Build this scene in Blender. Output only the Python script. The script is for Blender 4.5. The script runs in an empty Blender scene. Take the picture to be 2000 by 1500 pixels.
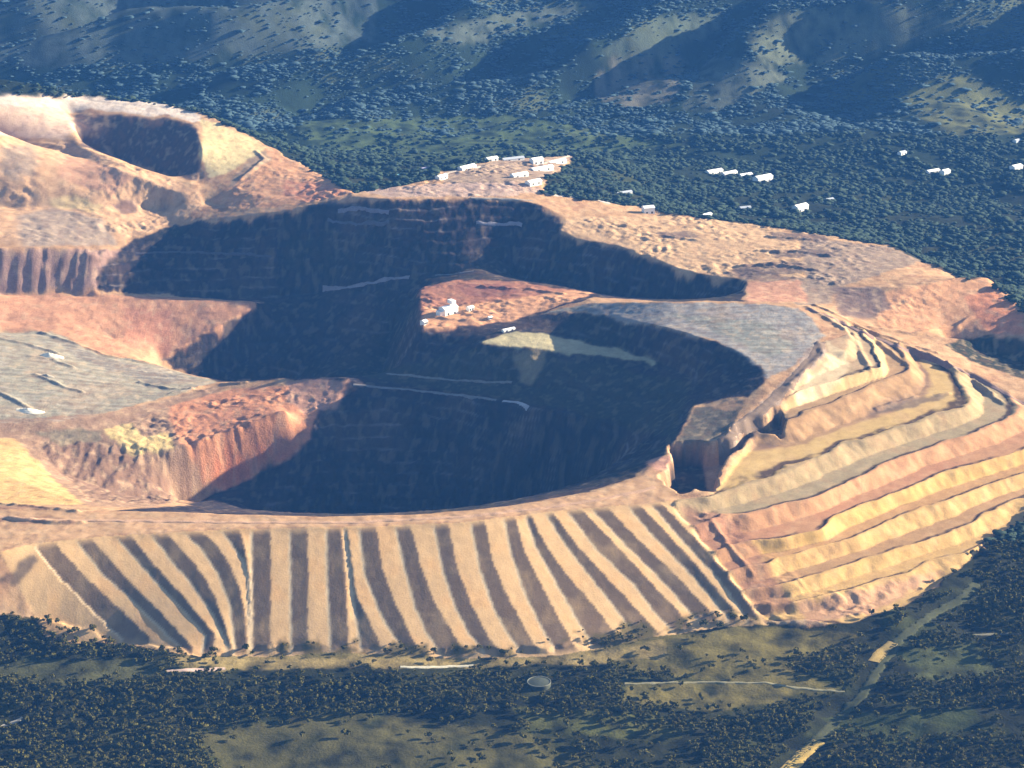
import bpy, bmesh, math, random, time
import numpy as np
from math import radians as R
T0 = time.time()
random.seed(7)
RNG = np.random.default_rng(7)
scene = bpy.context.scene
C = scene.collection

# ------------------------------------------------------------------ camera, sky, sun, exposure
CAM_H, PITCH, HFOV = 1450.0, 19.0, 24.0            # a light aircraft, looking down at the mine
cam_d = bpy.data.cameras.new('camera')
cam = bpy.data.objects.new('camera', cam_d)
C.objects.link(cam)
cam.location = (0, 0, CAM_H)
cam.rotation_euler = (R(90 - PITCH), 0, 0)
cam_d.sensor_width = 36
cam_d.lens = 18 / math.tan(R(HFOV / 2))
cam_d.clip_start, cam_d.clip_end = 5, 40000
scene.camera = cam

SUN_EL, SUN_PSI = 16.4, 20.0                       # height, and angle from +X (right) towards +Y (away)
SUN = np.array([math.cos(R(SUN_EL)) * math.cos(R(SUN_PSI)), math.cos(R(SUN_EL)) * math.sin(R(SUN_PSI)), math.sin(R(SUN_EL))])
world = bpy.data.worlds.new('World')
scene.world = world
world.use_nodes = True
wn = world.node_tree
bg = wn.nodes['Background']
sky = wn.nodes.new('ShaderNodeTexSky')
sky.sky_type = 'NISHITA'
sky.sun_disc = False
sky.sun_elevation = R(SUN_EL)
sky.sun_rotation = R(90 - SUN_PSI)
sky.altitude = 300
wn.links.new(sky.outputs[0], bg.inputs[0])
bg.inputs[1].default_value = 0.05
sl = bpy.data.lights.new('sun', 'SUN')
sl.energy, sl.angle, sl.color = 5.0, R(0.5), (1.0, 0.86, 0.64)
so = bpy.data.objects.new('sun', sl)
C.objects.link(so)
from mathutils import Vector
so.rotation_euler = Vector(SUN).to_track_quat('Z', 'Y').to_euler()
scene.view_settings.view_transform = 'Standard'
scene.view_settings.look = 'None'
scene.view_settings.exposure = 2.1
scene.view_settings.gamma = 1
scene.cycles.use_denoising = True
scene.cycles.max_bounces = 6
scene.cycles.diffuse_bounces = 2
scene.cycles.volume_bounces = 1

# ------------------------------------------------------------------ survey: photo points with a height -> map points
FPX = 1000 / math.tan(R(HFOV / 2))
CP, SP = math.cos(R(PITCH)), math.sin(R(PITCH))
def ray(u, v):
    a, b = (u - 1000) / FPX, (750 - v) / FPX
    return np.array([a, CP + b * SP, -SP + b * CP])
def P(u, v, z):
    d = ray(u, v)
    t = (z - CAM_H) / d[2]
    return (d[0] * t, d[1] * t, z)
def L(*pts): return [P(*p) for p in pts]

SURVEY = []
def line(*pts): SURVEY.append(L(*pts))
def mapline(*pts): SURVEY.append(list(pts))
# country in front of the mine
mapline((-4000, 2200, -120), (0, 2200, -125), (4000, 2200, -110))
line((-300,1500,-118),(400,1500,-116),(1000,1500,-118),(1500,1500,-124),(1560,1500,-128),(1640,1500,-122),(2300,1500,-112))
line((-300,1390,-112),(300,1385,-112),(1000,1385,-114),(1560,1385,-120),(1650,1385,-126),(1720,1385,-118),(2300,1370,-100))
TOE = L((-300,1330,-112),(0,1288,-110),(100,1266,-108),(230,1258,-105),(370,1285,-106),(490,1280,-107),(640,1275,-107),(800,1282,-108),(1000,1280,-108),(1100,1275,-108),(1250,1250,-108),(1400,1228,-107),(1500,1224,-106),(1560,1224,-104),(1667,1222,-100),(1760,1190,-98),(1872,1115,-92),(1942,1050,-86),(2000,1018,-80),(2150,940,-60),(2400,850,-45))
SURVEY.append(TOE)
line((1900,1200,-108),(2100,1090,-98),(2300,1050,-95))
# outer slope of the spoil dam (ribbed) and its crest road
ZTOP = L((-300,1110,0),(0,1077,0),(60,1062,0),(200,1047,0),(450,1033,0),(700,1028,0),(900,1020,0),(1000,1008,0),(1100,996,0),(1200,988,0),(1310,979,-2))
SURVEY.append(ZTOP)
RIM = L((-300,985,0),(0,990,0),(180,1000,0),(340,1001,0),(600,1010,1),(800,1007,1),(1000,990,1),(1150,963,2),(1250,932,4),(1268,915,5))
SURVEY.append(RIM)
# near pit
mapline((-490,4185,-240),(-300,4200,-285),(0,4200,-280),(150,4120,-220))
line((345,999,-246),(450,950,-222),(540,908,-192),(600,868,-156),(622,822,-123),(680,750,-82))
line((1268,915,5),(1300,888,6),(1320,855,9),(1355,790,14))
line((0,850,-105),(100,850,-112),(200,860,-122),(330,880,-137),(430,850,-126),(560,800,-96))
line((0,925,-75),(60,950,-60),(165,985,-20))
line((120,925,-138),(220,960,-163),(300,990,-195))
# bench between the pits
line((430,750,-118),(550,738,-95),(680,737,-76))
line((700,735,-82),(750,732,-84),(850,741,-76),(980,747,-66),(1100,770,-62),(1200,785,-55),(1290,782,-38))
line((690,752,-84),(760,759,-88),(860,769,-84),(960,782,-76),(1030,794,-72),(1150,815,-68),(1240,825,-55))
line((0,832,-100),(100,825,-100),(220,804,-105),(330,772,-112),(430,750,-118))
line((0,652,-85),(100,647,-85),(200,690,-110),(290,706,-125),(350,726,-130),(420,743,-128))
# far pit: sunlit floor at the left, deep trough, rear wall
line((510,591,-74),(420,640,-105),(310,702,-150))
mapline((-515,4935,-150),(-600,4850,-190),(-720,4765,-205))
line((0,577,-50),(130,577,-58),(300,584,-66),(430,588,-70),(512,590,-73))
line((0,628,-74),(120,622,-76),(220,660,-108))
mapline((-600,4790,-213),(-480,4800,-213),(-420,4720,-185))
mapline((-255,4900,-110),(-265,4800,-150),(-275,4690,-160),(-240,4600,-125))
line((520,582,-86),(640,567,-76),(730,552,-45),(800,541,-28),(890,535,-18))
line((190,569,-52),(300,576,-70),(420,583,-80),(520,582,-86))
line((0,571,-45),(190,569,-51))
line((0,485,35),(120,482,28),(185,500,10),(250,468,20),(330,438,32),(450,424,58),(540,414,74),(690,383,104),(760,389,105),(1000,386,100),(1060,401,90),(1110,425,70),(1092,450,60),(1130,467,50),(1200,478,46),(1280,505,42),(1330,528,38),(1400,540,36),(1455,545,36),(1459,588,56))
line((1000,545,-45),(1100,560,-35),(1160,576,-45),(1300,585,-20),(1400,586,-4),(1447,587,4))
# mesa in the middle of the pit
line((822,560,-8),(900,543,-3),(1000,547,-2),(1080,556,-2),(1158,572,-2))
line((818,565,-8),(816,600,-8),(822,645,-12),(870,640,-11),(1000,626,-8),(1050,607,-2),(1155,584,20))
# slab dump top and its inner face
line((1065,612,4),(1150,592,22),(1300,589,50),(1455,591,56),(1560,600,58),(1600,640,52))
line((1052,617,0),(1130,608,13),(1200,618,24),(1300,640,42),(1400,668,49),(1450,690,50),(1490,718,49),(1500,738,46),(1470,770,36),(1400,875,14))
line((935,668,-9),(1010,648,-6),(1060,652,-11),(1130,665,-18),(1200,680,-14),(1280,703,-10),(1350,740,-8))
line((930,673,-13),(1050,681,-15),(1130,691,-20),(1200,698,-17),(1280,711,-12),(1330,745,-12))
# haul ramp, hole beside it
line((1400,850,13),(1480,785,36),(1560,708,50),(1602,664,52))
line((1318,864,6),(1372,863,9),(1424,848,11))
line((1278,945,3),(1292,960,0),(1340,965,0),(1386,963,0),(1410,910,3),(1444,872,6),(1466,852,9))
# terraces of the outer dump: outer edge of every bench
LEVELS = [46, 34, 17, -4, -22, -40, -56, -72, -86, -100]
line((1541,760,42),(1611,694,46),(1601,668,48),(1650,690,46),(1660,660,46),(1610,610,50))
line((1556,766,34),(1600,751,34),(1658,737,34),(1722,720,34),(1713,700,34),(1702,675,34),(1680,655,35),(1650,625,40))
line((1563,805,17),(1620,789,17),(1715,744,17),(1765,728,17),(1777,713,17),(1760,690,17),(1720,662,20))
line((1394,968,-4),(1480,940,-4),(1566,909,-4),(1650,867,-4),(1783,829,-4),(1885,795,-4),(1893,775,-4),(1850,730,-2),(1810,702,-2))
line((1400,1008,-22),(1476,999,-22),(1520,988,-22),(1597,968,-22),(1685,929,-22),(1755,894,-22),(1860,859,-22),(1965,822,-22),(1985,795,-22),(1950,755,-20))
line((1450,1060,-40),(1530,1052,-40),(1604,1036,-40),(1630,1007,-40),(1703,980,-40),(1769,957,-40),(1825,929,-40),(1993,880,-40),(2120,835,-40))
line((1502,1102,-56),(1520,1090,-56),(1600,1069,-56),(1667,1050,-56),(1777,999,-56),(1850,977,-56),(1905,958,-56),(2000,926,-56),(2120,880,-52))
line((1545,1156,-76),(1630,1112,-72),(1703,1087,-72),(1777,1065,-72),(1850,1043,-72),(1901,1024,-72),(1925,999,-72),(2000,966,-72),(2140,910,-58))
line((1570,1190,-92),(1667,1150,-86),(1740,1131,-86),(1813,1098,-86),(1880,1065,-82))
ZRIGHT = L((1310,979,-2),(1360,1035,-25),(1400,1085,-43),(1450,1150,-70),(1500,1222,-106))
SURVEY.append(ZRIGHT)
# skyline road at the right, forest pocket, orange mound, orange plateau
line((1570,600,56),(1680,642,36),(1800,692,6),(1900,732,-12),(2000,786,-26),(2150,840,-35))
line((1850,672,-22),(1930,690,-32),(2010,712,-38),(2150,740,-44))
line((1640,642,28),(1750,652,8),(1900,662,-6),(2000,657,-4),(2150,690,-20))
line((1640,562,44),(1760,562,50),(1880,542,52),(1930,540,50),(2000,602,26),(2120,690,5))
line((1180,440,62),(1300,448,52),(1500,470,45),(1600,520,45),(1620,560,42))
line((1290,414,54),(1380,426,48),(1500,440,44),(1650,462,38),(1742,480,32),(1790,505,26),(1840,522,30))
line((1300,390,-15),(1400,412,-22),(1700,452,-32),(1850,515,-45),(2000,570,-55),(2250,640,-62))
line((690,372,105),(850,362,108),(1000,352,108),(1080,345,100),(1200,388,70))
line((690,338,60),(850,322,95),(1000,300,85),(1130,302,55),(1250,340,15))
line((690,300,-40),(1000,275,-40),(1400,320,-46),(2000,400,-62),(2400,420,-62))
# bare hill at the left with its crater
line((-400,175,330),(-100,178,255),(0,184,232),(200,186,215),(300,196,202),(380,213,187),(450,242,165),(520,277,135),(600,322,108),(650,352,103),(690,378,106))
line((-400,140,380),(-100,140,300),(0,152,272),(60,163,255),(130,184,225))
line((135,220,188),(220,224,185),(330,230,178),(380,242,170),(394,290,145),(390,350,94),(385,362,90),(340,348,100),(230,313,136),(158,287,155),(135,220,188))
mapline(P(160,264,150)[:2] + (120,), P(183,284,142)[:2] + (114,), P(215,290,120)[:2] + (104,), P(300,318,110)[:2] + (80,), P(345,335,100)[:2] + (72,))
line((-300,270,160),(0,275,155),(130,300,140),(230,330,128),(330,370,87),(390,385,72))
line((-300,400,75),(0,405,72),(200,405,65),(330,412,40))
line((400,395,62),(440,405,60))
line((480,380,82),(600,389,88),(660,385,100))
# back of the hill and country beyond
mapline((-4000,6350,-40),(-1200,6300,-30),(-500,6150,-30),(0,6150,-30))
mapline((-4000,6700,0),(-800,6650,0),(0,6750,0),(800,6700,-10),(4000,6600,-10))
mapline((-4000,7300,190),(-900,7300,200),(-200,7350,150),(400,7300,190),(1200,7200,200),(4000,7200,200))
mapline((-4000,8000,420),(-500,8000,400),(400,8000,440),(4000,7900,430))
mapline((-4000,9200,640),(0,9200,680),(4000,9200,620))
mapline((-4000,14000,700),(4000,14000,700))

# ------------------------------------------------------------------ ground grid
def axis(segs):
    out = [segs[0][0]]
    for a, b, s0, s1 in segs:
        x = a
        while x < b - 1e-6:
            f = (x - a) / (b - a)
            x = min(b, x + s0 + (s1 - s0) * f)
            if b - x < 0.4 * s1: x = b
            out.append(x)
    return np.array(out)
Q = globals().get('QUALITY', 1.0)
XS = axis([(-4000, -2000, 80, 20), (-2000, -900, 20, 4.0), (-900, 900, 3.0 * Q, 3.0 * Q), (900, 2000, 4.0, 20), (2000, 4000, 20, 80)])
YS = axis([(2200, 3100, 9, 3.2 * Q), (3100, 3700, 3.0 * Q, 3.0 * Q), (3700, 5700, 3.6 * Q, 3.6 * Q), (5700, 8600, 4, 9), (8600, 14000, 10, 120)])
NX, NY = len(XS), len(YS)
GX, GY = np.meshgrid(XS, YS)
def col_of(x): return np.interp(x, XS, np.arange(NX))
def row_of(y): return np.interp(y, YS, np.arange(NY))
def densify(pts, step=1.5):
    out = []
    for a, b in zip(pts[:-1], pts[1:]):
        a, b = np.array(a, float), np.array(b, float)
        n = max(2, int(np.linalg.norm((b - a)[:2]) / step))
        t = np.linspace(0, 1, n, endpoint=False)[:, None]
        out.append(a + (b - a) * t)
    out.append(np.array([pts[-1]], float))
    return np.concatenate(out)
def raster(lines):
    s, n = np.zeros((NY, NX)), np.zeros((NY, NX))
    for pts in lines:
        d = densify(pts)
        j, i = np.rint(col_of(d[:, 0])).astype(int), np.rint(row_of(d[:, 1])).astype(int)
        np.add.at(s, (i, j), d[:, 2]); np.add.at(n, (i, j), 1)
    return s, n
def relax(z, m, c, it):
    for _ in range(it):
        p = np.pad(z, 1, mode='edge')
        z = 0.25 * (p[:-2, 1:-1] + p[2:, 1:-1] + p[1:-1, :-2] + p[1:-1, 2:])
        z[m] = c[m]
    return z
def solve(lines):
    s, n = raster(lines)
    pyr = [(s, n)]
    while min(pyr[-1][0].shape) > 24:
        a, b = pyr[-1]
        h, w = a.shape
        pad = ((0, h % 2), (0, w % 2))
        a, b = np.pad(a / np.maximum(b, 1), pad), np.pad((b > 0).astype(float), pad)
        a = a * b
        f = lambda q: q[::2, ::2] + q[1::2, ::2] + q[::2, 1::2] + q[1::2, 1::2]
        pyr.append((f(a), f(b)))
    z = None
    for k in range(len(pyr) - 1, -1, -1):
        s_, n_ = pyr[k]
        m = n_ > 0
        c = np.where(m, s_ / np.maximum(n_, 1), 0)
        if z is None: z = np.full(s_.shape, c[m].mean())
        else:
            h, w = s_.shape
            z = z.repeat(2, 0).repeat(2, 1)[:h, :w]
        z[m] = c[m]
        z = relax(z, m, c, 500 if k > 3 else (150 if k > 0 else 70))
    return z
def blur(a, n=1):
    for _ in range(n):
        p = np.pad(a, 1, mode='edge')
        a = 0.5 * a + 0.125 * (p[:-2, 1:-1] + p[2:, 1:-1] + p[1:-1, :-2] + p[1:-1, 2:])
    return a
# gradient noise on arrays
def _hash(i, j, s):
    h = (i.astype(np.int64) * 374761393 + j.astype(np.int64) * 668265263 + s * 1442695041) & 0xffffffff
    h = ((h ^ (h >> 13)) * 1274126177) & 0xffffffff
    return (h ^ (h >> 16)) & 0xffff
def noise(x, y, s=0):
    i, j = np.floor(x), np.floor(y)
    fx, fy = x - i, y - j
    i, j = i.astype(np.int64), j.astype(np.int64)
    def g(a, b, dx, dy):
        t = _hash(a, b, s) * (2 * math.pi / 65536)
        return np.cos(t) * dx + np.sin(t) * dy
    u, v = fx * fx * fx * (fx * (fx * 6 - 15) + 10), fy * fy * fy * (fy * (fy * 6 - 15) + 10)
    a = g(i, j, fx, fy); b = g(i + 1, j, fx - 1, fy); c = g(i, j + 1, fx, fy - 1); d = g(i + 1, j + 1, fx - 1, fy - 1)
    return (a + (b - a) * u + (c - a) * v + (a - b - c + d) * u * v) * 1.5
def fbm(x, y, s=0, o=4, g=0.5):
    r, a = 0, 1.0
    for k in range(o):
        r = r + a * noise(x, y, s + k * 17); x, y, a = x * 2.03, y * 2.03, a * g
    return r

Z = solve(SURVEY)
Z = blur(Z, 3)
print('surface solved', NX, NY, round(time.time() - T0, 1))

# ------------------------------------------------------------------ shape of the ground at bench and gully size
def zat(x, y, z=None):
    z = Z if z is None else z
    c, r = np.clip(col_of(x), 0, NX - 1.001), np.clip(row_of(y), 0, NY - 1.001)
    j, i = np.floor(c).astype(int), np.floor(r).astype(int)
    a, b = c - j, r - i
    return (z[i, j] * (1 - a) + z[i, j + 1] * a) * (1 - b) + (z[i + 1, j] * (1 - a) + z[i + 1, j + 1] * a) * b
def hit(uv):
    'photo points -> where their lines of sight first meet the ground'
    uv = np.asarray(uv, float)
    d = np.stack([ray(u, v) for u, v in uv])
    out = np.full((len(uv), 3), np.nan)
    live = np.ones(len(uv), bool)
    tprev = np.full(len(uv), 2250.0)
    for t in np.arange(2250, 12000, 4.0):
        p = np.array([0, 0, CAM_H]) + d * t
        under = live & (p[:, 2] < zat(p[:, 0], p[:, 1]))
        if under.any():
            out[under] = p[under] - d[under] * 2.0
            live &= ~under
        if not live.any(): break
    if live.any(): out[live] = (np.array([0, 0, CAM_H]) + d * 9000)[live]
    return out
def dens2(pts, step=14, close=True):
    out = []
    q = list(pts) + ([pts[0]] if close else [])
    for a, b in zip(q[:-1], q[1:]):
        n = max(1, int(math.hypot(b[0] - a[0], b[1] - a[1]) / step))
        for k in range(n): out.append((a[0] + (b[0] - a[0]) * k / n, a[1] + (b[1] - a[1]) * k / n))
    if not close: out.append(q[-1])
    return out
WX = GX + 7 * fbm(GX / 40, GY / 40, 5, 3)
WY = GY + 9 * fbm(GX / 40, GY / 40, 6, 3)
def inside(poly, rough=True):
    poly = np.asarray(poly)
    x0, y0, x1, y1 = poly[:, 0].min() - 25, poly[:, 1].min() - 25, poly[:, 0].max() + 25, poly[:, 1].max() + 25
    j0, j1 = np.searchsorted(XS, x0), np.searchsorted(XS, x1)
    i0, i1 = np.searchsorted(YS, y0), np.searchsorted(YS, y1)
    m = np.zeros((NY, NX), bool)
    if j1 <= j0 or i1 <= i0: return m
    X = (WX if rough else GX)[i0:i1, j0:j1]; Y = (WY if rough else GY)[i0:i1, j0:j1]
    c = np.zeros(X.shape, bool)
    xa, ya = poly[-1]
    for xb, yb in poly:
        if ya != yb:
            c ^= ((ya > Y) != (yb > Y)) & (X < (xb - xa) * (Y - ya) / (yb - ya) + xa)
        xa, ya = xb, yb
    m[i0:i1, j0:j1] = c
    return m
def area(*px, rough=True, soft=1):
    m = inside(hit(dens2(px))[:, :2], rough).astype(float)
    return blur(m, soft)
def flat_area(pts3, rough=False, soft=1):
    return blur(inside(np.array(pts3)[:, :2], rough).astype(float), soft)

# cut beside the haul ramp and the smaller one above it
def carve(px, depth, slope=2):
    global Z
    m = blur(inside(hit(dens2(px, 6))[:, :2], True).astype(float), slope)
    Z = Z - depth * m
carve(((1312,866),(1345,860),(1380,866),(1425,858),(1466,848),(1444,868),(1428,880),(1409,906),(1398,930),(1385,958),(1360,955),(1332,961),(1302,948),(1290,934),(1300,918),(1318,902),(1310,886)), 44)
carve(((1428,838),(1458,824),(1487,815),(1524,797),(1530,812),(1521,842),(1500,838),(1468,843)), 24)
# ribs on the outer slope: foot gullies (g) and crests (c), traced left to right
RIBS = [
 ('g', (70,1072),(110,1122),(165,1178),(238,1250)), ('c', (110,1066),(165,1126),(220,1177),(290,1245)),
 ('g', (147,1055),(202,1122),(257,1170),(312,1225),(350,1262)), ('c', (180,1052),(238,1122),(293,1177),(348,1235),(375,1265)),
 ('g', (227,1050),(293,1122),(348,1181),(400,1240)), ('c', (253,1046),(304,1108),(352,1160),(420,1240)),
 ('g', (293,1040),(330,1089),(374,1141),(410,1192),(445,1262)), ('c', (323,1038),(367,1089),(398,1126),(424,1177),(452,1262)),
 ('g', (352,1034),(396,1075),(424,1119),(449,1181),(458,1265)), ('c', (385,1030),(422,1064),(448,1104),(470,1155),(481,1214),(483,1265)),
 ('g', (429,1030),(473,1093),(484,1130),(487,1265)), ('c', (466,1030),(477,1071),(486,1130),(489,1265)),
 ('g', (491,1030),(491,1265)), ('c', (528,1030),(529,1150),(527,1265)),
 ('g', (566,1028),(568,1262)), ('c', (600,1028),(602,1150),(600,1262)),
 ('g', (637,1028),(639,1150),(645,1262)), ('c', (666,1028),(676,1133),(680,1265)),
 ('g', (672,1028),(686,1155),(705,1265)), ('c', (676,1028),(692,1159),(718,1207),(745,1265)),
 ('g', (700,1027),(712,1126),(745,1203),(771,1247),(800,1275)), ('c', (734,1027),(745,1108),(771,1177),(815,1270)),
 ('g', (771,1027),(789,1108),(811,1188),(833,1236),(860,1275)), ('c', (800,1023),(822,1108),(848,1177),(885,1240),(905,1270)),
 ('g', (846,1020),(863,1108),(885,1177),(914,1236),(945,1270)), ('c', (874,1016),(892,1108),(918,1177),(954,1247),(973,1270)),
 ('g', (918,1016),(936,1108),(962,1185),(991,1236),(1015,1270)), ('c', (945,1012),(962,1097),(991,1166),(1031,1240),(1050,1270)),
 ('g', (984,1010),(995,1071),(1024,1159),(1061,1232),(1083,1268)), ('c', (1004,1005),(1024,1078),(1061,1152),(1090,1207),(1125,1265)),
 ('g', (1024,1003),(1046,1067),(1079,1126),(1119,1196),(1155,1255)), ('c', (1034,1002),(1064,1064),(1108,1126),(1163,1188),(1205,1245)),
 ('g', (1064,999),(1090,1045),(1138,1108),(1193,1177),(1240,1240)), ('c', (1076,998),(1127,1067),(1182,1126),(1244,1192),(1285,1238)),
 ('g', (1105,996),(1163,1071),(1237,1141),(1284,1203),(1320,1240)), ('c', (1132,992),(1193,1056),(1259,1126),(1328,1200),(1355,1230)),
 ('g', (1152,991),(1222,1064),(1292,1133),(1352,1200),(1380,1228)), ('c', (1182,988),(1251,1060),(1310,1115),(1400,1210)),
 ('g', (1222,985),(1276,1047),(1350,1122),(1420,1205)), ('c', (1245,983),(1303,1044),(1350,1094),(1435,1195)),
 ('g', (1268,981),(1320,1042),(1400,1128),(1458,1207)), ('c', (1287,980),(1345,1040),(1412,1110),(1478,1205)),
 ('g', (1309,979),(1362,1030),(1425,1110),(1500,1215)),
]
dam = flat_area(ZTOP[1:] + ZRIGHT[1:] + [p for p in TOE[::-1] if -720 < p[0] < 345], soft=0)
A_RIB = 1.2
rib_h, gully, rib_shade = np.zeros_like(Z), np.zeros_like(Z), np.zeros_like(Z)
rib_lines = [(k, hit(dens2(p, 8, False))[:, :2]) for k, *p in RIBS]
rows = np.where(dam.any(1))[0]
for i in rows:
    y = YS[i]
    xs, hs = [], []
    for k, q in rib_lines:
        yy, xx = q[::-1, 1], q[::-1, 0]
        o = np.argsort(yy)
        xs.append(np.interp(y, yy[o], xx[o])); hs.append(-A_RIB if k == 'g' else A_RIB)
    xs = np.maximum.accumulate(np.array(xs) + np.arange(len(xs)) * 0.01)
    xr = XS + 1.6 * noise(XS / 9, np.full(NX, y / 14), 3)
    h = np.interp(xr, xs, hs, left=0, right=0)
    seg = np.clip(np.searchsorted(xs, xr) - 1, 0, len(xs) - 2)
    wdt = np.diff(xs)[seg]
    h = h * np.clip(wdt / 9, 0, 1)
    m = dam[i] > .5
    rib_h[i] = np.where(m, h, 0)
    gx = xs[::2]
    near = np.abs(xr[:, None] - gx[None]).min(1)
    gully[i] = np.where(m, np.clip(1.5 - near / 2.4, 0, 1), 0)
    rib_shade[i] = np.where(m & (xr > xs[0]) & (xr < xs[-1]) & (seg % 2 == 0), np.clip(wdt / 8, 0, 1), 0)
topd = np.interp(XS, [p[0] for p in ZTOP], [p[1] for p in ZTOP])
toed = np.interp(XS, [p[0] for p in TOE], [p[1] for p in TOE])
fade = np.clip((topd[None] - GY) / 14, 0, 1) * np.clip((GY - toed[None] + 4) / 20, 0.0, 1)
Z = Z + rib_h * fade
gully, rib_shade = gully * fade, rib_shade * fade

# benches of the outer dump: riser, tread and a low berm along each edge
DUMP_PX = ((1310,980),(1394,966),(1440,890),(1530,800),(1545,762),(1608,668),(1660,655),(1590,606),(1680,640),(1800,690),(1900,730),(2000,784),(2150,838),(2150,900),(2000,1014),(1940,1046),(1872,1110),(1760,1186),(1667,1216),(1557,1220),(1500,1214))
dump = area(*DUMP_PX, rough=False, soft=4)
kn, kv = [300, LEVELS[0] + 4], [300, LEVELS[0] + 4]
for a, b in zip(LEVELS[:-1], LEVELS[1:]):
    g = a - b
    kn += [a + .0 * g, a - .06 * g, a - .42 * g, a - .91 * g, a - .955 * g]
    kv += [a + 2.4, a + 1.6, b + .6, b, b - .3]
kn += [LEVELS[-1], -300]; kv += [LEVELS[-1] + 1, -300]
wob = 1.3 * fbm(GX / 60, GY / 60, 11, 3)
Zt = np.interp(-(Z + wob), -np.array(kn), np.array(kv))
Z0 = Z.copy()
Z = Z * (1 - dump) + Zt * dump
bench_f = np.zeros_like(Z); bench_k = np.zeros_like(Z)
for k, (a, b) in enumerate(zip(LEVELS[:-1], LEVELS[1:])):
    m = (Z0 + wob <= a) & (Z0 + wob > b)
    bench_f[m] = ((a - (Z0 + wob)) / (a - b))[m]; bench_k[m] = k + 1

# rough ground: gullied pit walls with working benches, undulating country, ridges of the far hills
PIT_PX = ((190,566),(185,520),(250,474),(330,443),(450,430),(540,420),(690,389),(760,393),(1000,391),(1058,406),(1096,430),(1088,452),(1130,472),(1200,483),(1280,510),(1330,533),(1400,545),(1452,549),(1452,588),(1300,589),(1160,580),(1060,612),(1130,610),(1200,620),(1300,642),(1400,670),(1450,692),(1488,720),(1496,740),(1468,772),(1355,790),(1318,858),(1266,913),(1240,930),(1150,960),(1000,987),(800,1004),(600,1007),(346,998),(450,948),(540,905),(598,866),(620,820),(678,750),(550,741),(424,746),(312,704),(508,591))
pit = area(*PIT_PX, soft=1)
BOWL = L((0,990,0),(340,1003,0),(600,1012,1),(800,1009,1),(1000,992,1),(1150,965,2),(1250,934,4),(1262,912,5)) + [P(1268,895,5)] 
# the hidden near wall of the pit is bare rock too
mine_wall = ((GY > np.interp(GX, [p[0] for p in RIM], [p[1] for p in RIM])) & (GY < 4480) & (Z < -6) & (GX > -640 + (GY - 3600) * .33) & (GX < 330)).astype(float)
mine_wall = blur(mine_wall, 2)
gy_, gx_ = np.gradient(Z, YS, XS)
steep = np.clip((np.hypot(gx_, gy_) - .25) / .5, 0, 1)
wallz = np.clip(pit + mine_wall, 0, 1)
stp = 17.0
tz = Z / stp + .5 * fbm(GX / 260, GY / 260, 21, 3)
fr = tz - np.floor(tz)
Z = Z + wallz * steep * stp * .6 * (np.clip((fr - .42) / .58, 0, 1) - fr + .1)
bench_line = wallz * steep * np.clip(1 - np.abs(fr - .22) / .2, 0, 1)
Z = Z + (wallz * .9 + .15) * steep * 2.6 * fbm(GX / 26, GY / 60, 31, 4)

WALL2 = area((-300,488),(120,486),(240,488),(195,525),(190,566),(-300,566), soft=3)
Z = Z + WALL2 * 3.5 * fbm(GX / 16, GY / 90, 33, 3)
LEFTW = area((70,860),(200,866),(330,880),(420,860),(430,930),(345,985),(170,980), soft=3)
Z = Z + LEFTW * 3.0 * fbm(GX / 18, GY / 70, 34, 4)
minearea = area((-300,190),(0,190),(200,192),(300,202),(380,218),(450,247),(520,281),(600,326),(650,357),(690,377),(760,366),(850,352),(860,337),(960,313),(1130,302),(1100,325),(1065,352),(1060,378),(1190,397),(1280,409),(1290,417),(1380,429),(1500,443),(1650,465),(1742,483),(1790,508),(1840,526),(1880,546),(1930,546),(2000,613),(2110,716),(2150,860),(2000,1016),(1942,1046),(1890,1086),(1872,1110),(1840,1138),(1760,1188),(1667,1216),(1557,1220),(1500,1213),(1450,1208),(1390,1192),(1340,1215),(1280,1240),(1200,1240),(1100,1262),(1000,1268),(800,1273),(640,1262),(490,1268),(370,1282),(300,1262),(230,1250),(100,1212),(0,1195),(-300,1180), soft=1)
wild = 1 - np.clip(minearea + wallz, 0, 1)
far = np.clip((GY - 6350) / 700, 0, 1)
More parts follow.
